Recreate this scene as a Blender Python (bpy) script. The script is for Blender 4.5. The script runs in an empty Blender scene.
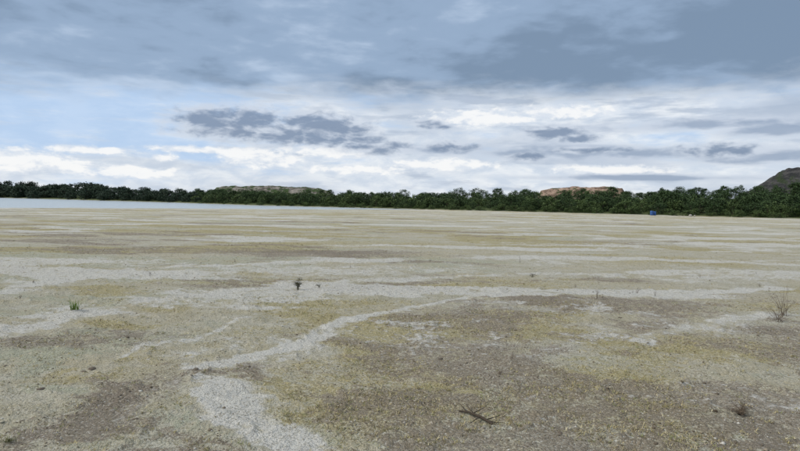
import bpy, math, random
import numpy as np
from mathutils import Matrix, Vector, Euler

random.seed(7); rng = np.random.default_rng(11)
scene = bpy.context.scene
scene.view_settings.view_transform = 'Standard'
scene.view_settings.look = 'None'
scene.view_settings.exposure = 0

# ------------------------------------------------------------------ camera
CH = 2.0; F = 604.0
cam_d = bpy.data.cameras.new("camera"); cam = bpy.data.objects.new("camera", cam_d)
scene.collection.objects.link(cam); scene.camera = cam
cam_d.sensor_width = 36; cam_d.lens = 36*F/800; cam_d.clip_start = 0.05; cam_d.clip_end = 20000
ROT = Matrix.Rotation(math.radians(90-2.32), 3, 'X') @ Matrix.Rotation(math.radians(1.0), 3, 'Z')
cam.matrix_world = Matrix.Translation((0, 0, CH)) @ ROT.to_4x4()

def ray(px, py):
    return (ROT @ Vector(((px-400)/F, -(py-225.5)/F, -1))).normalized()
def gnd(px, py):
    d = ray(px, py); t = -CH/d.z
    return (d.x*t, d.y*t)
def sky_uv(px, py):
    d = ray(px, py)
    return math.degrees(math.atan2(d.x, d.y)), math.degrees(math.asin(d.z))
def at_dist(px, dist):
    d = ray(px, 205); h = math.hypot(d.x, d.y)
    return (d.x/h*dist, d.y/h*dist)
def s2l(r, g, b):
    f = lambda c: ((c/255+0.055)/1.055)**2.4 if c > 10 else c/255/12.92
    return (f(r), f(g), f(b), 1)

# ------------------------------------------------------------------ numpy noise
def _h(ix, iy, s):
    n = (ix.astype(np.int64)*374761393 + iy.astype(np.int64)*668265263 + s*982451653) & 0xffffffff
    n = ((n ^ (n >> 13))*1274126177) & 0xffffffff
    n = (n ^ (n >> 16)) & 0xffffff
    return n/float(0xffffff)
def vn(x, y, s=0):
    x = np.asarray(x, float); y = np.asarray(y, float)
    ix = np.floor(x); iy = np.floor(y); fx = x-ix; fy = y-iy
    fx = fx*fx*(3-2*fx); fy = fy*fy*(3-2*fy)
    a = _h(ix, iy, s); b = _h(ix+1, iy, s); c = _h(ix, iy+1, s); d = _h(ix+1, iy+1, s)
    return (a*(1-fx)+b*fx)*(1-fy)+(c*(1-fx)+d*fx)*fy
def fbm(x, y, o=5, s=0):
    r = 0; a = 0.5; t = 0
    for i in range(o):
        r = r + a*vn(x, y, s+i*17); t += a; a *= 0.5
        x, y = (x*1.6+y*1.2)+3.1, (y*1.6-x*1.2)+7.7
    return r/t
def sfbm(x, y, o=5, s=0):   # keeps its stretch direction (no octave rotation)
    r = 0; a = 0.5; t = 0
    for i in range(o):
        r = r + a*vn(x, y, s+i*17); t += a; a *= 0.58
        x, y = x*2.13+y*.18+3.1, y*1.85-x*.05+7.7
    return r/t
def sst(a, b, x):
    t = np.clip((x-a)/(b-a), 0, 1); return t*t*(3-2*t)

# ------------------------------------------------------------------ layout functions
def R_shore(az):   # distance of wooded shore by azimuth (deg)
    return np.interp(az, [-90, -60, -33.5, -26.4, -18.3, -13.9, 0, 4.7, 22.5, 33.5, 60, 90, 180],
                         [420, 420, 400, 288, 220, 185, 156, 149, 134, 134, 140, 170, 200])
def R_lake(az):    # near edge of the lake
    return np.interp(az, [-90, -60, -33.5, -26.4, -18.3, -12.1, -5.7, 0, 3.5, 180],
                         [92, 96, 106, 110, 118, 122, 128, 138, 154, 400])
def bankH(az):
    return np.interp(az, [-60, -33.5, -18, -10, 0, 10, 22, 33.5, 60], [3, 3, 1.6, 1.8, 2.2, 2.6, 3.4, 4.7, 5.0])
def treeH(az):
    return np.interp(az, [-60, -33.5, -24, -18, -10, 0, 10, 22, 33.5, 60], [7.2, 7.2, 5.5, 4.0, 3.6, 3.6, 3.8, 4.0, 4.5, 5])

def ell(px, py, hx, hy, w=1.0):
    x, y = gnd(px, py); x0, y0 = gnd(px, py+hy); x1, y1 = gnd(px, max(py-hy, 212)); xr, yr = gnd(px+hx, py)
    return (x, (y0+y1)/2, abs(xr-x), abs(y1-y0)/2, w)
def seg_field(x, y, pts, wd):
    best = np.full(x.shape, 9e9)
    for (p, q, w0, w1) in zip(pts[:-1], pts[1:], wd[:-1], wd[1:]):
        ax, ay = gnd(*p); bx, by = gnd(*q); dx, dy = bx-ax, by-ay
        t = np.clip(((x-ax)*dx+(y-ay)*dy)/(dx*dx+dy*dy), 0, 1)
        d = np.hypot(x-ax-dx*t, (y-ay-dy*t))/(w0*(1-t)+w1*t)
        best = np.minimum(best, d)
    return best
PALE_E = [ell(60,316,70,8,.9), ell(150,298,60,5,.7), ell(300,270,130,6,.7), ell(25,282,45,5,.8), ell(680,328,60,9,.6),
          ell(600,340,50,9,.5), ell(745,275,60,6,.6), ell(420,268,60,5,.6), ell(560,262,70,4,.5), ell(120,262,90,4,.6),
          ell(255,350,45,9,.6), ell(370,420,25,8,.4), ell(560,245,120,3,.5), ell(600,310,45,6,.6), ell(10,375,30,6,.4),
          ell(190,400,25,12,.4), ell(640,430,50,8,.4)]
BROWN_E = [ell(120,408,85,34,1), ell(50,440,50,14,.9), ell(480,322,75,20,.8), ell(540,302,40,9,.9), ell(310,253,110,4,1.0),
           ell(705,432,75,17,1), ell(785,358,50,18,.7), ell(450,342,40,8,.7), ell(235,372,45,10,.9), ell(25,270,50,4,.5),
           ell(200,437,40,12,.7), ell(655,302,40,5,.6), ell(530,350,60,8,.7), ell(770,405,50,16,.7), ell(190,250,60,3,.6),
           ell(640,243,90,2.5,.5), ell(450,440,70,10,.4), ell(740,300,60,8,.4), ell(90,240,70,2,.5)]
OLIVE_E = [ell(150,306,60,5,.7), ell(80,290,60,5,.9), ell(370,350,80,22,.9), ell(420,395,110,35,.9), ell(600,400,120,32,.85),
           ell(250,345,60,12,.6), ell(300,300,100,9,.8), ell(110,372,80,10,.7), ell(720,350,80,18,.8), ell(280,380,60,10,.8),
           ell(500,285,100,7,.6), ell(690,262,110,6,.7), ell(200,282,90,5,.6), ell(60,262,60,4,.6), ell(400,245,150,4,.6),
           ell(730,240,90,4,.7), ell(150,232,120,3,.6), ell(760,312,60,9,.6), ell(330,436,40,12,.5)]
GREEN_E = [ell(30,352,75,18,.9), ell(110,342,60,12,.8), ell(20,385,50,12,.7), ell(540,420,50,16,.6), ell(190,325,50,8,.5),
           ell(600,368,60,10,.5), ell(330,240,120,3,.5), ell(680,228,120,3,.5), ell(370,225,160,3,.5), ell(760,385,40,10,.4)]
def efield(x, y, L):
    f = np.zeros(x.shape)
    for cx, cy, rx, ry, w in L:
        d = np.hypot((x-cx)/rx, (y-cy)/ry)
        f = np.maximum(f, w*np.clip(1.35-d*0.85, 0, 1))
    return f
def masks(x, y):
    wx = x+(fbm(x*0.9, y*0.9, 4, 5)-.5)*2.4; wy = y+(fbm(x*0.9, y*0.9, 4, 55)-.5)*2.6
    wx = wx+(fbm(x*5, y*5, 4, 6)-.5)*.7; wy = wy+(fbm(x*5, y*5, 4, 56)-.5)*.8
    qx, qy = x+(wx-x)*.36, y+(wy-y)*.36
    pA = seg_field(qx, qy, [(200,366),(240,354),(290,343),(330,328),(365,316),(420,304),(480,297),(560,296),(640,292),(790,288)],
                   [.17,.16,.17,.13,.12,.10,.09,.14,.25,.3])
    pB = seg_field(qx, qy, [(215,380),(255,398),(275,415),(300,432),(330,470)], [.12,.20,.22,.17,.14])
    pC = seg_field(qx, qy, [(0,334),(60,318),(190,294),(330,283),(420,278)], [.2,.3,.3,.25,.3])
    pD = seg_field(qx, qy, [(640,345),(700,322),(790,316)], [.12,.2,.2])
    pE = seg_field(qx, qy, [(0,296),(60,279),(150,268),(300,262)], [.15,.25,.3,.3])
    pF = seg_field(qx, qy, [(420,278),(560,272),(680,280),(800,275)], [.2,.25,.3,.3])
    pG = seg_field(qx, qy, [(120,360),(190,336),(240,318),(300,306)], [.06,.08,.09,.1])
    path = np.maximum.reduce([np.clip(1.5-pA*.8, 0, 1), np.clip(1.5-pB*.7, 0, 1), np.clip(1.5-pC*.8, 0, 1)*.7, np.clip(1.5-pD*.8, 0, 1)*.6,
                              np.clip(1.5-pE*.8, 0, 1)*.8, np.clip(1.5-pF*.8, 0, 1)*.6, np.clip(1.5-pG*.8, 0, 1)*.7])
    path = path*(.78+.42*sst(.3, .6, fbm(x*1.3, y*1.3, 4, 77)))
    g1 = sfbm(x*.15, y*.45, 7, 100); g2 = sfbm(x*.20, y*.50, 7, 200); g3 = sfbm(x*.16, y*.42, 7, 300); g4 = sfbm(x*.14, y*.38, 7, 400)
    fade = sst(5, 14, np.hypot(x, y))
    pale = np.maximum(efield(wx, wy, PALE_E), path); pale = np.maximum(pale, sst(.50, .64, g1)*.85*(.30+.70*fade))
    brown = np.maximum(efield(wx, wy, BROWN_E), sst(.57, .70, g2)*.75)*(1-.9*path)
    olive = np.maximum(efield(wx, wy, OLIVE_E), sst(.48, .62, g3)*.85)*(1-.8*path)
    green = np.maximum(efield(wx, wy, GREEN_E), sst(.54, .66, g4)*.7)*(1-.6*path)
    return pale, brown, olive, green
def height(x, y):
    r = np.hypot(x, y); az = np.degrees(np.arctan2(x, y))
    z = (fbm(x*.35, y*.35, 4, 7)-.5)*.12*np.clip(40/np.maximum(r, 1), .15, 1)
    z = z+(fbm(x*2.5, y*2.5, 6, 9)-.5)*.07*np.clip(12/np.maximum(r, 1), 0, 1)
    rdg = 1-np.abs(2*fbm(x*1.1, y*1.6, 5, 19)-1)*6
    z = z+np.clip(rdg, 0, 1)**2*.03*np.clip(18/np.maximum(r, 1), 0, 1)
    wob = (fbm(x*.05, y*.12, 4, 70)-.5)*10
    Rs = R_shore(az); Rl = R_lake(az)+wob
    lake = sst(0, 6, r-Rl)*(1-sst(-3, 1, r-Rs+wob*.2))
    z = z-lake*.5
    b = bankH(np.clip(az, -60, 60))
    d = r-Rs
    z = z+sst(0, 10, d)*.5+sst(5, 75, d)*b*(.75+.5*fbm(x*.02, y*.02, 3, 80))
    return z

# ------------------------------------------------------------------ node helper
class T:
    def __init__(s, tree): s.t = tree; s.L = tree.links
    def put(s, sock, v):
        if hasattr(v, 'links') or isinstance(v, bpy.types.NodeSocket): s.L.new(v, sock)
        else:
            if isinstance(v, (tuple, list)) and len(v) != len(sock.default_value): v = tuple(v)[:len(sock.default_value)]
            sock.default_value = v
    def m(s, op, a, b=None, c=None, clamp=False):
        n = s.t.nodes.new('ShaderNodeMath'); n.operation = op; n.use_clamp = clamp
        s.put(n.inputs[0], a)
        if b is not None: s.put(n.inputs[1], b)
        if c is not None: s.put(n.inputs[2], c)
        return n.outputs[0]
    def v(s, op, a, b=None, c=None):
        n = s.t.nodes.new('ShaderNodeVectorMath'); n.operation = op
        s.put(n.inputs[0], a)
        if b is not None: s.put(n.inputs[1], b)
        if c is not None: s.put(n.inputs[2], c)
        return n.outputs['Value'] if op in ('LENGTH', 'DOT_PRODUCT') else n.outputs[0]
    def ss(s, x, a, b, lo=0., hi=1.):
        n = s.t.nodes.new('ShaderNodeMapRange'); n.interpolation_type = 'SMOOTHSTEP'
        s.put(n.inputs[0], x); n.inputs[1].default_value = a; n.inputs[2].default_value = b
        n.inputs[3].default_value = lo; n.inputs[4].default_value = hi
        return n.outputs[0]
    def lin(s, x, a, b, lo=0., hi=1.):
        n = s.t.nodes.new('ShaderNodeMapRange')
        s.put(n.inputs[0], x); n.inputs[1].default_value = a; n.inputs[2].default_value = b
        n.inputs[3].default_value = lo; n.inputs[4].default_value = hi
        return n.outputs[0]
    def mix(s, f, a, b, mode='MIX'):
        n = s.t.nodes.new('ShaderNodeMix'); n.data_type = 'RGBA'; n.blend_type = mode
        s.put(n.inputs[0], f); s.put(n.inputs[6], a); s.put(n.inputs[7], b)
        return n.outputs[2]
    def noise(s, vec, scale, detail=5, rough=.5, dist=0.):
        n = s.t.nodes.new('ShaderNodeTexNoise'); s.put(n.inputs['Vector'], vec)
        n.inputs['Scale'].default_value = scale; n.inputs['Detail'].default_value = detail
        n.inputs['Roughness'].default_value = rough; n.inputs['Distortion'].default_value = dist
        return n.outputs[0]
    def comb(s, x, y, z=0.):
        n = s.t.nodes.new('ShaderNodeCombineXYZ'); s.put(n.inputs[0], x); s.put(n.inputs[1], y); s.put(n.inputs[2], z)
        return n.outputs[0]
    def attr(s, name, out='Fac'):
        n = s.t.nodes.new('ShaderNodeAttribute'); n.attribute_name = name; return n.outputs[out]
    def bump(s, h, strength, dist):
        n = s.t.nodes.new('ShaderNodeBump'); s.put(n.inputs['Height'], h)
        n.inputs['Strength'].default_value = strength; n.inputs['Distance'].default_value = dist
        return n.outputs[0]
def mat(name):
    m = bpy.data.materials.new(name); m.use_nodes = True
    b = m.node_tree.nodes['Principled BSDF']; b.inputs['Roughness'].default_value = .9
    b.inputs['Specular IOR Level'].default_value = .2
    return m, T(m.node_tree), b

# ------------------------------------------------------------------ mesh helper
def np_mesh(name, V, Fc, k, smooth=False):
    V = np.asarray(V, np.float32); Fc = np.asarray(Fc, np.int32).reshape(-1)
    me = bpy.data.meshes.new(name)
    me.vertices.add(len(V)); me.vertices.foreach_set('co', V.ravel())
    nf = len(Fc)//k
    me.loops.add(len(Fc)); me.loops.foreach_set('vertex_index', Fc)
    me.polygons.add(nf); me.polygons.foreach_set('loop_start', np.arange(nf, dtype=np.int32)*k)
    me.update(calc_edges=True)
    if smooth: me.polygons.foreach_set('use_smooth', np.ones(nf, bool))
    me.validate()
    return me
def add_obj(name, me, parent=None, loc=(0, 0, 0)):
    o = bpy.data.objects.new(name, me); scene.collection.objects.link(o); o.location = loc
    if parent: o.parent = parent
    return o
def fattr(me, name, arr):
    a = me.attributes.new(name, 'FLOAT', 'POINT'); a.data.foreach_set('value', np.asarray(arr, np.float32))
def cattr(me, name, arr):
    a = me.attributes.new(name, 'FLOAT_VECTOR', 'POINT'); a.data.foreach_set('vector', np.asarray(arr, np.float32).ravel())

# ------------------------------------------------------------------ ground
def rings(a, b, s): return np.exp(np.arange(math.log(a), math.log(b), s))
rr = np.concatenate([rings(.3, 3, .04), rings(3, 60, .0062), rings(60, 520, .012), rings(520, 9000, .06), [9000]])
th = np.concatenate([np.linspace(-48, 48, 900), np.linspace(48, 312, 130)[1:-1]])
Rg, Tg = np.meshgrid(rr, np.radians(th), indexing='ij')
X = (Rg*np.sin(Tg)).ravel(); Y = (Rg*np.cos(Tg)).ravel(); Z = height(X, Y)
nr, nt = Rg.shape
idx = np.arange(nr*nt).reshape(nr, nt)
nx = np.roll(idx, -1, axis=1)
Q = np.stack([idx[:-1], idx[1:], nx[1:], nx[:-1]], -1).reshape(-1, 4)
V = np.stack([X, Y, Z], 1)
me = np_mesh("ground", V, Q[:, ::-1], 4, True)
pale, brown, olive, green = masks(V[:, 0], V[:, 1])
az = np.degrees(np.arctan2(V[:, 0], V[:, 1])); rv = np.hypot(V[:, 0], V[:, 1])
wood = sst(-2, 4, rv-R_shore(az))
for n, a in (('m_pale', pale), ('m_brown', brown), ('m_olive', olive), ('m_green', green), ('m_wood', wood)): fattr(me, n, a)
ground = add_obj("ground", me)
m, t, b = mat("tailings_ground")
geo = t.t.nodes.new('ShaderNodeTexCoord').outputs['Object']
n_big = t.noise(geo, .35, 3, .55); n_mid = t.noise(geo, 1.6, 5, .65); n_s = t.noise(geo, 8, 4, .65); n_f = t.noise(geo, 42, 3, .7)
n_g = t.noise(geo, 150, 1, .7); n_w = t.noise(geo, 22, 2, .6)
brk = t.m('ADD', t.m('MULTIPLY', t.m('SUBTRACT', n_s, .5), 2.2), t.m('MULTIPLY', t.m('SUBTRACT', n_mid, .5), 2.4))
brk2 = t.m('ADD', t.m('MULTIPLY', t.m('SUBTRACT', n_f, .5), 2.0), t.m('MULTIPLY', t.m('SUBTRACT', n_w, .5), 1.6))
brk = t.m('ADD', brk, t.m('MULTIPLY', brk2, .35))
def msk(name, w, lo=.25, hi=.85, bb=brk, k=1.0):
    return t.ss(t.m('ADD', t.attr(name), t.m('MULTIPLY', bb, k)), lo, hi, 0, w)
col = t.mix(t.ss(n_mid, .38, .60), (.46, .43, .32, 1), (.58, .56, .475, 1))
col = t.mix(t.ss(n_big, .4, .65, 0, .5), col, (.50, .44, .29, 1))
col = t.mix(msk('m_green', .75), col, (.43, .45, .335, 1))
col = t.mix(msk('m_olive', .8), col, (.485, .42, .22, 1))
col = t.mix(msk('m_olive', .6, .45, 1.0, brk2), col, (.36, .31, .135, 1))
col = t.mix(msk('m_brown', .8, .3, .8), col, (.31, .262, .21, 1))
col = t.mix(msk('m_brown', .65, .45, 1.05, brk2), col, (.20, .165, .13, 1))
col = t.mix(msk('m_pale', .9, .4, .80, brk, .75), col, (.70, .69, .645, 1))
ridge = t.m('ABSOLUTE', t.m('SUBTRACT', n_s, .5))
col = t.mix(t.m('MULTIPLY', t.ss(ridge, .024, .0, 0, .6), t.ss(n_mid, .44, .57)), col, (.21, .185, .125, 1))
col = t.mix(t.ss(n_f, .54, .66, 0, .7), col, (.21, .185, .12, 1))
col = t.mix(t.ss(n_w, .60, .70, 0, .5), col, (.24, .21, .145, 1))
col = t.mix(t.ss(n_f, .43, .33, 0, .65), col, (.72, .71, .65, 1))
col = t.mix(t.ss(n_g, .56, .69, 0, .5), col, (.15, .13, .09, 1))
col = t.mix(t.attr('m_wood'), col, (.07, .09, .03, 1))
t.put(b.inputs['Base Color'], col)
hh = t.m('ADD', t.m('MULTIPLY', n_f, .7), t.m('MULTIPLY', n_s, 1.4))
t.put(b.inputs['Normal'], t.bump(hh, 1.0, .065))
me.materials.append(m)

# ------------------------------------------------------------------ lake
A = np.linspace(-88, 8, 200); rows = 24
lv = []
for a in A:
    r0, r1 = R_lake(a)-10, R_shore(a)+4
    r0 = min(r0, r1-1)
    for k in range(rows+1):
        r = r0+(r1-r0)*k/rows; lv.append((r*math.sin(math.radians(a)), r*math.cos(math.radians(a)), -.06))
li = np.arange(len(lv)).reshape(len(A), rows+1)
lq = np.stack([li[:-1, :-1], li[1:, :-1], li[1:, 1:], li[:-1, 1:]], -1).reshape(-1, 4)
me = np_mesh("lake", lv, lq[:, ::-1], 4, True); lake = add_obj("lake", me)
m, t, b = mat("lake_water")
b.inputs['Base Color'].default_value = (.46, .50, .50, 1); b.inputs['Roughness'].default_value = .25; b.inputs['Specular IOR Level'].default_value = .5
g = t.t.nodes.new('ShaderNodeTexCoord').outputs['Object']
t.put(b.inputs['Normal'], t.bump(t.noise(t.v('MULTIPLY', g, (1, 1.5, 1)), 1.2, 3, .6), .8, .3))
me.materials.append(m)

# ------------------------------------------------------------------ leaf material
def leafmat(name, c1, c2):
    m, t, b = mat(name)
    oi = t.t.nodes.new('ShaderNodeObjectInfo').outputs['Random']
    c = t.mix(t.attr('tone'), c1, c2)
    c = t.mix(t.lin(oi, 0, 1, 0, .6), c, t.mix(.5, c, (.025, .04, .02, 1)))
    t.put(b.inputs['Base Color'], c); b.inputs['Roughness'].default_value = .7
    return m
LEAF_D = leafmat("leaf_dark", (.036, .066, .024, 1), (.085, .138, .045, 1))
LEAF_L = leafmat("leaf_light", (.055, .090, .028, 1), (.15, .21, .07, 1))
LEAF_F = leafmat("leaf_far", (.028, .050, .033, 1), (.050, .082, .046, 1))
m, t, b = mat("bark"); g = t.t.nodes.new('ShaderNodeTexCoord').outputs['Object']
t.put(b.inputs['Base Color'], t.mix(t.noise(g, 6), (.05, .04, .03, 1), (.16, .13, .1, 1))); BARK = m

def tube(Vl, Fl, pts, rad, n=5):
    base = len(Vl)
    for i, (p, r) in enumerate(zip(pts, rad)):
        p = Vector(p); d = (Vector(pts[min(i+1, len(pts)-1)])-Vector(pts[max(i-1, 0)])).normalized()
        u = d.orthogonal().normalized(); w = d.cross(u)
        for k in range(n):
            a = 2*math.pi*k/n; q = p+u*(math.cos(a)*r)+w*(math.sin(a)*r); Vl.append(tuple(q))
    for i in range(len(pts)-1):
        for k in range(n):
            Fl.append((base+i*n+k, base+i*n+(k+1) % n, base+(i+1)*n+(k+1) % n, base+(i+1)*n+k))

def tree_proto(name, H, W, trunkfrac, nclump, nleaf, ls, leafm):
    """rounded broadleaf crown: trunk, limbs and leaf clumps; metres"""
    Vl, Fl = [], []
    lean = (random.uniform(-.3, .3), random.uniform(-.3, .3))
    tube(Vl, Fl, [(0, 0, -.3), (lean[0]*.3, lean[1]*.3, H*.3), (lean[0]*.7, lean[1]*.7, H*.55), (lean[0], lean[1], H*.75)], [.03*H/2, .024*H/2, .015*H/2, .004*H])
    clumps = []
    for i in range(nclump):
        f = random.random()**.9
        z = H*(trunkfrac+(.93-trunkfrac)*f)
        prof = math.sqrt(max(.05, 1-((f-.38)/.64)**2))
        a = random.uniform(0, 6.283); rad = W*prof*math.sqrt(random.uniform(.1, 1))*random.uniform(.85, 1.1)
        clumps.append((lean[0]*z/H+rad*math.cos(a), lean[1]*z/H+rad*math.sin(a), z, random.uniform(.15, .27)*W+.1))
    for c in random.sample(clumps, min(9, len(clumps))):
        z0 = c[2]*.5
        tube(Vl, Fl, [(lean[0]*z0/H, lean[1]*z0/H, z0), (c[0]*.5, c[1]*.5, (z0+c[2])/2), (c[0], c[1], c[2])], [.018*H/2, .010*H/2, .004*H], 4)
    nb = len(Fl); tone = [0.]*len(Vl)
    for c in clumps:
        ct = random.uniform(0, .5)
        for j in range(nleaf):
            v = Vector((random.gauss(0, 1), random.gauss(0, 1), random.gauss(0, .7))); v = v.normalized()*(random.random()**.4)*c[3]
            p = Vector(c[:3])+v
            e = Euler((random.uniform(-.9, .9), random.uniform(-.9, .9), random.uniform(0, 6.28))).to_matrix()
            s = ls*random.uniform(.6, 1.3); base = len(Vl)
            for q in ((-s, -s*.5, 0), (s*.2, -s*.6, 0), (s, .1*s, 0), (-s*.1, s*.6, 0)): Vl.append(tuple(p+e @ Vector(q)))
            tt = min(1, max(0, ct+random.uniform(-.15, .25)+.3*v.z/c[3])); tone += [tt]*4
            Fl.append((base, base+1, base+2, base+3))
    me = np_mesh(name, Vl, Fl, 4)
    me.materials.append(BARK); me.materials.append(leafm)
    mi = np.ones(len(Fl), np.int32); mi[:nb] = 0; me.polygons.foreach_set('material_index', mi)
    fattr(me, 'tone', tone)
    return me
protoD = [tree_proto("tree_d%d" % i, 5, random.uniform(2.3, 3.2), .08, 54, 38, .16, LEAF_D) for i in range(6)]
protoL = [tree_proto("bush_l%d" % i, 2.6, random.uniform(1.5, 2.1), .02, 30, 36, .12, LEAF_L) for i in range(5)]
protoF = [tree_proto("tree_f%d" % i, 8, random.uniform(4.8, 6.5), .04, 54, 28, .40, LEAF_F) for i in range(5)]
forest = bpy.data.objects.new("distant_tree_belt", None); scene.collection.objects.link(forest)
def place(me, x, y, s, sz=1., sink=.1):
    z = float(height(np.array([x]), np.array([y]))[0]) - sink
    o = bpy.data.objects.new("tree_part", me); scene.collection.objects.link(o); o.parent = forest
    o.location = (x, y, z); o.rotation_euler = (0, 0, random.uniform(0, 6.28)); o.scale = (s, s, s*sz)
cnt = 0
a = -50.
while a < 46:
    Rs = float(R_shore(a)); far = a < -19
    sp = 3.0 if not far else 5.0
    a += math.degrees(sp*.5/Rs)
    h0 = float(treeH(a))
    for d in ([1, 3, 6, 10, 15, 21, 28, 38, 50, 66] if not far else [2, 7, 14, 26, 42]):
        if random.random() < (.36 if d > 2 else .12): continue
        dd = d+random.uniform(-2.5, 2.5); aa = a+random.uniform(-.5, .5); r = Rs+max(dd, .5)
        x, y = r*math.sin(math.radians(aa)), r*math.cos(math.radians(aa))
        clus = float(fbm(np.array([x*.035]), np.array([y*.035]), 3, 900)[0])
        var = random.uniform(.82, 1.09)*(.66+.68*clus)
        if far: place(random.choice(protoF), x, y, h0/8*var*(.6 if d < 5 else 1), random.uniform(.85, 1.05), .3)
        elif d < 4: place(random.choice(protoL), x, y, random.uniform(.35, .85)*(h0/4.6), random.uniform(.7, 1.05), .15)
        elif random.random() < (.5 if clus > .5 else .12): place(random.choice(protoL), x, y, h0/2.6*var*.75, random.uniform(.85, 1.05), .3)
        else: place(random.choice(protoD), x, y, h0/5*var*(.75 if d < 8 else 1), random.uniform(.85, 1.08), .3)
        cnt += 1
print("trees", cnt)

# ------------------------------------------------------------------ heaps behind the trees
def heap(name, px, dist, half, H, prof, colA, colB, colG, gthr, seed, depth=40.):
    cx, cy = at_dist(px, dist); L = math.hypot(cx, cy); ux, uy = cy/L, -cx/L
    nx_, ny_ = 180, 60
    U, W = np.meshgrid(np.linspace(-1, 1, nx_), np.linspace(-1, 1, ny_), indexing='ij')
    env = np.interp(U, prof[0], prof[1])
    lx = U*half; ly = W*depth
    h = H*env*sst(0, .75, 1-np.abs(W))
    h = h*(.9+.2*fbm(lx*.06, ly*.06, 4, seed)) + (fbm(lx*.22, ly*.22, 5, seed+3)-.5)*H*.16*(env > .02) + 1.4*(fbm(lx*.12, ly*.03, 4, seed+4)-.5)
    X = cx+ux*lx+(cx/L)*ly; Y = cy+uy*lx+(cy/L)*ly
    V = np.stack([X.ravel(), Y.ravel(), (h).ravel()], 1)
    i = np.arange(nx_*ny_).reshape(nx_, ny_)
    q = np.stack([i[:-1, :-1], i[1:, :-1], i[1:, 1:], i[:-1, 1:]], -1).reshape(-1, 4)
    me = np_mesh(name, V, q, 4, True); o = add_obj(name, me)
    m, t, b = mat(name+"_soil"); g = t.t.nodes.new('ShaderNodeTexCoord').outputs['Object']
    c = t.mix(t.ss(t.noise(t.v('MULTIPLY', g, (1, 1, 2.5)), .16, 5, .7), .42, .58), colA, colB)
    c = t.mix(t.ss(t.noise(g, .16, 5, .7), gthr, gthr+.06), c, colG)
    t.put(b.inputs['Base Color'], c); t.put(b.inputs['Normal'], t.bump(t.noise(g, .5, 5, .7), 1, 1.5)); me.materials.append(m)
    return o
GREENC = (.055, .085, .03, 1)
heap("rocky_hill", 274, 520, 52, 12.0, ([-1, -.88, -.6, -.2, .2, .65, .88, 1], [.3, .85, .97, 1, .99, .96, .82, .3]), (.12, .11, .09, 1), (.33, .30, .26, 1), GREENC, .48, 31)
heap("sand_heap", 581, 400, 29, 13.0, ([-1, -.85, -.55, .0, .5, .82, 1], [.3, .85, .94, .97, 1, .92, .3]), (.16, .11, .08, 1), (.46, .33, .25, 1), GREENC, .52, 61, 20)
heap("spoil_heap", 884, 400, 66, 25.0, ([-1, -.88, -.66, -.3, .4, .8, 1], [.3, .5, .86, .97, 1, .7, 0]), (.035, .036, .038, 1), (.085, .082, .08, 1), (.04, .055, .03, 1), .52, 91)

# ------------------------------------------------------------------ blue drums & boulders by the tree line
def lathe(prof, n=20):
    Vl, Fl = [], []
    for r, z in prof:
        for k in range(n): a = 2*math.pi*k/n; Vl.append((r*math.cos(a), r*math.sin(a), z))
    for i in range(len(prof)-1):
        for k in range(n): Fl.append((i*n+k, i*n+(k+1) % n, (i+1)*n+(k+1) % n, (i+1)*n+k))
    return Vl, Fl
m, t, b = mat("blue_plastic"); g = t.t.nodes.new('ShaderNodeTexCoord').outputs['Object']
t.put(b.inputs['Base Color'], t.mix(t.noise(g, 5), (.03, .09, .28, 1), (.05, .13, .36, 1))); b.inputs['Roughness'].default_value = .5; BLUE = m
prof = [(0.01, 0), (.27, 0), (.30, .04), (.30, .28), (.32, .30), (.32, .33), (.30, .35), (.30, .60), (.32, .62), (.32, .65), (.30, .67), (.30, .88), (.27, .93), (.25, .93), (.25, .90), (.01, .90)]
for px, s in ((652, .98), (655, .85)):
    Vl, Fl = lathe(prof); me = np_mesh("blue_plastic_barrel", Vl, Fl, 4, True); me.materials.append(BLUE)
    x, y = at_dist(px, 131 if s > .9 else 131.5); o = add_obj("blue_plastic_barrel", me, None, (x, y, 0)); o.scale = (s, s, s)
def lump(Vl, Fl, c, sx, sy, sz, rot, seed, n=8, mm=5, rough=.25):
    base = len(Vl); rnd = random.Random(seed)
    for i in range(mm+1):
        ph = math.pi*i/mm
        for k in range(n):
            a = 2*math.pi*k/n; f = 1+rnd.uniform(-rough, rough) if 0 < i < mm else 1
            x, y, z = math.sin(ph)*math.cos(a)*sx*f, math.sin(ph)*math.sin(a)*sy*f, math.cos(ph)*sz*f
            Vl.append((c[0]+x*math.cos(rot)-y*math.sin(rot), c[1]+x*math.sin(rot)+y*math.cos(rot), c[2]+z))
    for i in range(mm):
        for k in range(n): Fl.append((base+i*n+k, base+(i+1)*n+k, base+(i+1)*n+(k+1) % n, base+i*n+(k+1) % n))
m, t, b = mat("pale_stone"); g = t.t.nodes.new('ShaderNodeTexCoord').outputs['Object']
t.put(b.inputs['Base Color'], t.mix(t.noise(g, 4), (.3, .29, .27, 1), (.5, .48, .45, 1))); STONE = m
for px, s in ((691, .38), (695, .22)):
    Vl, Fl = [], []; lump(Vl, Fl, (0, 0, .15), s, s*.7, s*.6, .4, int(px), 12, 8, .12)
    me = np_mesh("boulder", Vl, Fl, 4, True); me.materials.append(STONE); x, y = at_dist(px, 131); add_obj("boulder", me, None, (x, y, 0))

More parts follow.
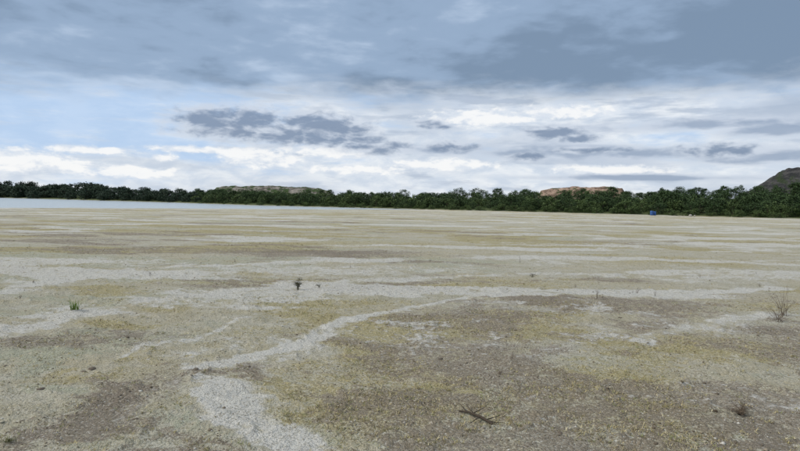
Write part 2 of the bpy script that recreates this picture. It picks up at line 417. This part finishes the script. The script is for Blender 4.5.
# ------------------------------------------------------------------ scatter: dry grass & gravel
m, t, b = mat("dry_grass_blades"); t.put(b.inputs['Base Color'], t.attr('tint', 'Color')); GRASSM = m
m, t, b = mat("crumb_stones"); t.put(b.inputs['Base Color'], t.attr('tint', 'Color')); STM = m
def scatter(n, rmin, rmax):
    r = rmin*(rmax/rmin)**(rng.random(n)**1.15); a = np.radians(rng.uniform(-43, 43, n))
    return r*np.sin(a), r*np.cos(a), r
x, y, r = scatter(115000, 3.8, 45)
p_, b_, o_, g_ = masks(x, y); cl = fbm(x*3, y*3, 4, 500)
prob = np.clip(.10+.75*o_+.2*b_+.35*g_-.6*p_, 0.01, 1)*sst(.40, .58, cl)
k = rng.random(len(x)) < prob*.8; x, y, r = x[k], y[k], r[k]; z = height(x, y); N = len(x); print("tufts", N)
nb = 5
X0 = np.repeat(x, nb)+rng.normal(0, .012, N*nb); Y0 = np.repeat(y, nb)+rng.normal(0, .012, N*nb); Z0 = np.repeat(z, nb)-.004
hgt = np.repeat(rng.uniform(.008, .030, N), nb)*rng.uniform(.5, 1.3, N*nb); wd = np.repeat(.0022+.0004*r, nb)*rng.uniform(.6, 1.3, N*nb)
an = rng.uniform(0, 6.283, N*nb); tl = rng.uniform(.2, 1.6, N*nb)*hgt; an2 = rng.uniform(0, 6.283, N*nb)
P0 = np.stack([X0-wd*np.cos(an), Y0-wd*np.sin(an), Z0], 1); P1 = np.stack([X0+wd*np.cos(an), Y0+wd*np.sin(an), Z0], 1)
P2 = np.stack([X0+tl*np.cos(an2), Y0+tl*np.sin(an2), Z0+hgt], 1)
V = np.stack([P0, P1, P2], 1).reshape(-1, 3)
pal = np.array([(.47, .405, .22), (.40, .35, .17), (.32, .265, .15), (.28, .295, .13), (.58, .52, .34), (.22, .18, .12)])
ci = rng.choice(6, N, p=[.28, .24, .16, .12, .12, .08]); C = np.repeat(pal[ci]*rng.uniform(.75, 1.2, (N, 1)), nb*3, axis=0)
me = np_mesh("dry_grass", V, np.arange(len(V)), 3); cattr(me, 'tint', C); me.materials.append(GRASSM); add_obj("dry_grass", me)

x, y, r = scatter(80000, 3.8, 30); p_, b_, o_, g_ = masks(x, y)
cl = fbm(x*2, y*2, 4, 600); k = rng.random(len(x)) < (.25+.5*b_)*sst(.38, .60, cl)
x, y, r = x[k], y[k], r[k]; z = height(x, y); N = len(x); print("stones", N)
sz = rng.lognormal(math.log(.0052), .5, N)*(1+.02*r); sz = np.minimum(sz, .025); ro = rng.uniform(0, 6.283, N)
oct_ = np.array([(1, 0, 0), (0, 1, 0), (-1, 0, 0), (0, -1, 0), (0, 0, .6), (0, 0, -.6)])
fc = np.array([(0, 1, 4), (1, 2, 4), (2, 3, 4), (3, 0, 4), (1, 0, 5), (2, 1, 5), (3, 2, 5), (0, 3, 5)])
J = oct_[None]*rng.uniform(.6, 1.4, (N, 6, 1))*sz[:, None, None]
Vx = J[:, :, 0]*np.cos(ro)[:, None]-J[:, :, 1]*np.sin(ro)[:, None]+x[:, None]; Vy = J[:, :, 0]*np.sin(ro)[:, None]+J[:, :, 1]*np.cos(ro)[:, None]+y[:, None]
V = np.stack([Vx, Vy, J[:, :, 2]+z[:, None]+.2*sz[:, None]], -1).reshape(-1, 3)
Fx = (fc[None]+(np.arange(N)*6)[:, None, None]).reshape(-1)
pal = np.array([(.20, .17, .125), (.30, .255, .19), (.54, .52, .47), (.14, .115, .085), (.42, .385, .29)])
C = np.repeat(pal[rng.choice(5, N, p=[.3, .28, .10, .15, .17])], 6, axis=0)
me = np_mesh("gravel", V, Fx, 3); cattr(me, 'tint', C); me.materials.append(STM); add_obj("gravel", me)

# ------------------------------------------------------------------ individual plants
def cm(name, c1, c2):
    m, t, b = mat(name); g = t.t.nodes.new('ShaderNodeTexCoord').outputs['Object']
    t.put(b.inputs['Base Color'], t.mix(t.noise(g, 25, 3), c1, c2)); return m
M_GREEN = cm("fresh_green", (.12, .19, .04, 1), (.26, .34, .10, 1)); M_OLV = cm("olive_stem", (.11, .12, .05, 1), (.20, .19, .09, 1))
M_DRY = cm("dry_stem", (.09, .065, .045, 1), (.17, .13, .09, 1)); M_DK = cm("dark_weed", (.05, .055, .03, 1), (.10, .09, .05, 1))
def gz(x, y): return float(height(np.array([x]), np.array([y]))[0])
def blade_tuft(name, px, py, H, n, spread, w, m, droop=.5):
    x, y = gnd(px, py); Vl, Fl = [], []
    for i in range(n):
        a = random.uniform(0, 6.283); h = H*random.uniform(.45, 1.1); out = random.uniform(.1, 1)*spread; ww = w*random.uniform(.6, 1.2)
        bx, by = random.gauss(0, spread*.15), random.gauss(0, spread*.15); base = len(Vl)
        sx, sy = -math.sin(a)*ww, math.cos(a)*ww; S = 4
        for k in range(S+1):
            f = k/S; zz = h*(f-droop*.6*f**3*out/spread); q = out*f**1.6; tw = (1-f)**.7+.05
            for sg in (-1, 1): Vl.append((bx+math.cos(a)*q+sg*sx*tw, by+math.sin(a)*q+sg*sy*tw, zz))
            if k < S: Fl.append((base+2*k, base+2*k+1, base+2*k+3, base+2*k+2))
    me = np_mesh(name, Vl, Fl, 4); me.materials.append(m); add_obj(name, me, None, (x, y, gz(x, y)-.005))
def weed(name, px, py, H, n, spread, m, leaves=10, thick=.003, lsz=.015):
    x, y = gnd(px, py); Vl, Fl = [], []
    for i in range(n):
        a = random.uniform(0, 6.283); h = H*random.uniform(.5, 1.05); out = random.uniform(.1, 1)*spread
        pts = []; jx, jy = random.gauss(0, spread*.12), random.gauss(0, spread*.12)
        for k in range(5):
            f = k/4; pts.append((jx+math.cos(a)*out*f**1.3+random.gauss(0, .012)*f*H, jy+math.sin(a)*out*f**1.3+random.gauss(0, .012)*f*H, h*f))
        tube(Vl, Fl, pts, [thick, thick*.9, thick*.7, thick*.5, thick*.3], 4)
        for j in range(leaves):
            f = random.uniform(.25, 1); k = min(3, int(f*4)); p = Vector(pts[k]).lerp(Vector(pts[k+1]), f*4-k)
            b2 = random.uniform(0, 6.28); L = random.uniform(.5, 1)*lsz*3; q = p+Vector((math.cos(b2)*L, math.sin(b2)*L, L*random.uniform(.1, 1)))
            tube(Vl, Fl, [tuple(p), tuple(q)], [thick*.5, thick*.2], 3)
            s = lsz*random.uniform(.5, 1.2); e = Euler((random.uniform(-1, 1), random.uniform(-1, 1), b2)).to_matrix(); base = len(Vl)
            for c in ((-s, 0, 0), (0, -s*.4, 0), (s, 0, 0), (0, s*.4, 0)): Vl.append(tuple(q+e @ Vector(c)))
            Fl.append((base, base+1, base+2, base+3))
    me = np_mesh(name, Vl, Fl, 4); me.materials.append(m); add_obj(name, me, None, (x, y, gz(x, y)-.005))
blade_tuft("green_sedge_tuft", 74, 312, .23, 50, .19, .006, M_GREEN)
blade_tuft("grass_tuft", 8, 445, .07, 60, .12, .003, M_OLV)
weed("dark_weed", 298, 289, .27, 12, .13, M_DK, 12, .0035, .022)
weed("dark_weed", 319, 287, .10, 5, .06, M_DK, 6, .003, .016)
weed("dry_shrub", 783, 318, .55, 16, .28, M_DRY, 8, .0026, .012)
weed("dry_shrub", 778, 323, .26, 16, .26, M_DRY, 8, .0025, .012)
weed("dry_stalk", 597, 300, .22, 4, .06, M_DRY, 5, .0028, .013)
weed("dry_stalk", 637, 292, .16, 4, .08, M_DRY, 4, .0025, .012)
weed("dry_stalk", 655, 296, .14, 3, .05, M_DRY, 4, .0025, .012)
weed("dark_weed", 532, 277, .14, 6, .14, M_DK, 6, .004, .02)
weed("dry_stalk", 520, 262, .22, 3, .06, M_DRY, 4, .003, .012)
blade_tuft("withered_tuft", 739, 414, .07, 130, .15, .0026, M_DRY, .9)
blade_tuft("withered_tuft", 716, 412, .05, 50, .06, .0022, M_DRY, .9)
weed("withered_weed", 742, 412, .08, 12, .12, M_DRY, 8, .002, .008)
for px, py, h in ((700, 278, .12), (760, 286, .12), (575, 288, .10), (20, 300, .08), (150, 276, .12), (430, 262, .12), (350, 268, .1), (610, 258, .15), (682, 385, .03), (500, 375, .03), (235, 262, .12)):
    weed("dry_stalk", px, py, h, 4, h*.6, M_DRY, 5, .002, .01)
x, y = gnd(480, 419); Vl, Fl = [], []
def gp(px, py, z): q = gnd(px, py); return (q[0]-x, q[1]-y, z)
tube(Vl, Fl, [gp(459, 410, .02), gp(468, 413, .035), gp(480, 417, .03), gp(492, 423, .02), gp(504, 429, .012)], [.006, .010, .014, .012, .007], 7)
for p, q, s in (((466, 412), (458, 405), .05), ((472, 414), (486, 409), .05), ((480, 417), (470, 422), .015), ((486, 420), (500, 417), .04), ((492, 423), (488, 430), .01), ((476, 415), (466, 407), .06), ((489, 421), (503, 423), .03)):
    a0, b0 = gp(*p, .03), gp(*q, s); mid = tuple((a0[i]+b0[i])/2+random.uniform(-.01, .01) for i in range(3))
    tube(Vl, Fl, [a0, mid, b0], [.006, .0045, .002], 5)
M_BR = cm("branch_bark", (.035, .028, .022, 1), (.09, .07, .05, 1))
me = np_mesh("fallen_branch", Vl, Fl, 4, True); me.materials.append(M_BR); add_obj("fallen_branch", me, None, (x, y, gz(x, y)))
m = cm("dark_clod_soil", (.09, .075, .055, 1), (.17, .14, .11, 1))
for px, py, s in ((40, 394, .035), (196, 371, .03), (92, 371, .035), (84, 374, .025), (560, 432, .02), (665, 402, .02), (135, 421, .02), (370, 378, .02), (620, 318, .03), (440, 359, .03)):
    x, y = gnd(px, py); Vl, Fl = [], []
    lump(Vl, Fl, (0, 0, 0), s*1.6, s, s*.45, random.uniform(0, 3), int(px), 12, 8, .22)
    me = np_mesh("soil_clod", Vl, Fl, 4, True); me.materials.append(m); add_obj("soil_clod", me, None, (x, y, gz(x, y)))

# ------------------------------------------------------------------ sky
SUN_EL, SUN_AZ = math.radians(42), math.radians(-100)
w = bpy.data.worlds.new("sky"); scene.world = w; w.use_nodes = True
t = T(w.node_tree); nt_ = w.node_tree; bg = nt_.nodes['Background']; out = nt_.nodes['World Output']
sk = nt_.nodes.new('ShaderNodeTexSky'); sk.sky_type = 'NISHITA'; sk.sun_disc = False; sk.sun_elevation = SUN_EL; sk.sun_rotation = SUN_AZ
nt_.links.new(sk.outputs[0], bg.inputs[0]); bg.inputs[1].default_value = .10
d = nt_.nodes.new('ShaderNodeTexCoord').outputs['Generated']
sp = nt_.nodes.new('ShaderNodeSeparateXYZ'); nt_.links.new(d, sp.inputs[0]); dx, dy, dz = sp.outputs
DEG = 57.29578
u = t.m('MULTIPLY', t.m('ARCTAN2', dx, dy), DEG); v = t.m('MULTIPLY', t.m('ARCSINE', dz), DEG)
uv = t.comb(u, v)
zz = t.m('ADD', t.m('MAXIMUM', dz, 0), .07)
pl = t.comb(t.m('DIVIDE', dx, zz), t.m('DIVIDE', dy, zz))
nP = t.noise(pl, .6, 4, .5, .4); nP2 = t.noise(pl, 2.2, 4, .5, .2)
nA = t.noise(t.v('MULTIPLY', uv, (.055, .2, 0)), 1, 4, .5); nB = t.noise(t.v('MULTIPLY', uv, (.10, .60, 0)), 1, 5, .58)
cs = t.v('MULTIPLY', uv, (.30, .80, 0))
nC = t.noise(cs, 1, 5, .6, .3)
nC2 = t.noise(t.v('ADD', cs, (-.12, .40, 0)), 1, 3, .6, .3)
lit = t.m('SUBTRACT', nC, nC2)
nF = t.noise(t.v('MULTIPLY', uv, (.8, 1.3, 0)), 1, 4, .65)
veil = t.m('ADD', nB, t.m('ADD', t.ss(u, -28, 6, -.05, .20), t.ss(v, 0, 5, .24, 0)))
veil = t.ss(veil, .42, .66, .28, 1)
vcol = t.mix(t.ss(nC, .35, .65), s2l(206, 217, 232), s2l(234, 239, 245))
vcol = t.mix(t.m('MULTIPLY', t.ss(nA, .45, .62), t.ss(u, -20, 15, .1, .8)), vcol, s2l(186, 198, 216))
vcol = t.mix(t.m('MULTIPLY', t.ss(nB, .50, .62), t.ss(u, -30, 5, .2, .75)), vcol, s2l(176, 189, 208))
clear = s2l(172, 203, 240)
wob = t.m('ADD', t.m('MULTIPLY', t.m('SUBTRACT', nA, .5), 6), t.m('MULTIPLY', t.m('SUBTRACT', nC, .5), 3.5))
edge = t.m('SUBTRACT', t.m('ADD', v, wob), t.ss(u, -34, -5, 8.6, 9.4))
deck = t.ss(edge, -1.4, 2.0)
dk = t.m('ADD', t.m('MULTIPLY', nP, .66), t.m('MULTIPLY', nP2, .34))
dk = t.m('ADD', dk, t.m('MULTIPLY', t.ss(u, -14, 12), t.ss(v, 18, 11, -.02, -.09)))
dk = t.m('ADD', dk, t.m('MULTIPLY', lit, .11))
dk = t.m('ADD', dk, t.ss(u, -14, -34, 0, .04))
dcol = t.mix(t.ss(dk, .37, .50), s2l(124, 145, 170), s2l(150, 172, 199))
dcol = t.mix(t.ss(dk, .50, .62), dcol, s2l(184, 202, 225))
dcol = t.mix(t.ss(v, 22, 50), dcol, t.mix(nP, s2l(185, 196, 206), s2l(232, 236, 240)))
c = t.mix(veil, clear, vcol); c = t.mix(deck, c, dcol)
def blobs(L, namp, fine):
    f = None
    nz = t.m('ADD', t.m('MULTIPLY', t.m('SUBTRACT', nC, .5), namp), t.m('MULTIPLY', t.m('SUBTRACT', fine, .5), namp*.95))
    for px, py, hx, hy in L:
        u0, v0 = sky_uv(px, py); ru, rv_ = hx*.0949, hy*.0949
        q = t.v('LENGTH', t.v('MULTIPLY_ADD', uv, (1/ru, 1/rv_, 0), (-u0/ru, -v0/rv_, 0)))
        q = t.m('SUBTRACT', 1, q); q = t.m('MAXIMUM', q, -2.0)
        f = q if f is None else t.m('MAXIMUM', f, q)
    return t.m('ADD', f, nz)
W = blobs([(20, 160, 42, 11), (60, 166, 32, 7), (128, 172, 45, 7), (165, 158, 10, 4), (200, 150, 50, 4), (262, 158, 48, 9), (330, 152, 60, 6),
           (90, 150, 40, 4), (360, 170, 60, 5), (440, 165, 60, 6), (480, 118, 60, 9), (560, 112, 50, 7), (600, 170, 60, 5)], 1.6, nF)
c = t.mix(t.ss(W, -.2, .4, 0, .9), c, t.mix(t.ss(t.m('ADD', W, t.m('MULTIPLY', lit, 3)), -.1, .7), s2l(222, 229, 239), s2l(250, 250, 250)))
G = blobs([(590, 152, 70, 8), (650, 154, 95, 8), (740, 156, 80, 8), (510, 154, 38, 6), (450, 150, 50, 5), (700, 125, 80, 6), (640, 178, 130, 3), (770, 130, 50, 7)], 1.9, nB)
c = t.mix(t.ss(G, -.5, .6, 0, .9), c, t.mix(t.ss(t.m('SUBTRACT', G, t.m('MULTIPLY', lit, 2)), .0, .8), s2l(196, 206, 222), s2l(150, 166, 190)))
D = blobs([(205, 121, 38, 14), (245, 123, 52, 19), (285, 133, 52, 14), (335, 130, 46, 17), (375, 147, 44, 9), (310, 124, 40, 14), (430, 124, 18, 5), (443, 127, 12, 3),
           (552, 133, 36, 9), (575, 139, 26, 5), (450, 147, 32, 6.5), (525, 157, 28, 5), (724, 150, 46, 8), (330, 140, 78, 8), (230, 131, 56, 9), (590, 150, 40, 4)], 1.1, nF)
c = t.mix(t.ss(D, -.28, .5, 0, .93), c, t.mix(t.ss(t.m('SUBTRACT', D, t.m('MULTIPLY', lit, 3.6)), -.15, .95), s2l(204, 213, 227), s2l(128, 145, 171)))
bg2 = nt_.nodes.new('ShaderNodeBackground'); nt_.links.new(c, bg2.inputs[0]); bg2.inputs[1].default_value = 1.04
mx = nt_.nodes.new('ShaderNodeMixShader'); mx.inputs[0].default_value = .93
nt_.links.new(bg.outputs[0], mx.inputs[1]); nt_.links.new(bg2.outputs[0], mx.inputs[2]); nt_.links.new(mx.outputs[0], out.inputs[0])

sd = bpy.data.lights.new("sun", 'SUN'); sd.energy = 2.3; sd.angle = math.radians(10); sd.color = (1, .93, .83)
so = bpy.data.objects.new("sun", sd); scene.collection.objects.link(so)
dirv = Vector((math.sin(SUN_AZ)*math.cos(SUN_EL), math.cos(SUN_AZ)*math.cos(SUN_EL), math.sin(SUN_EL)))
so.rotation_euler = dirv.to_track_quat('Z', 'Y').to_euler(); so.location = (0, 0, 50)
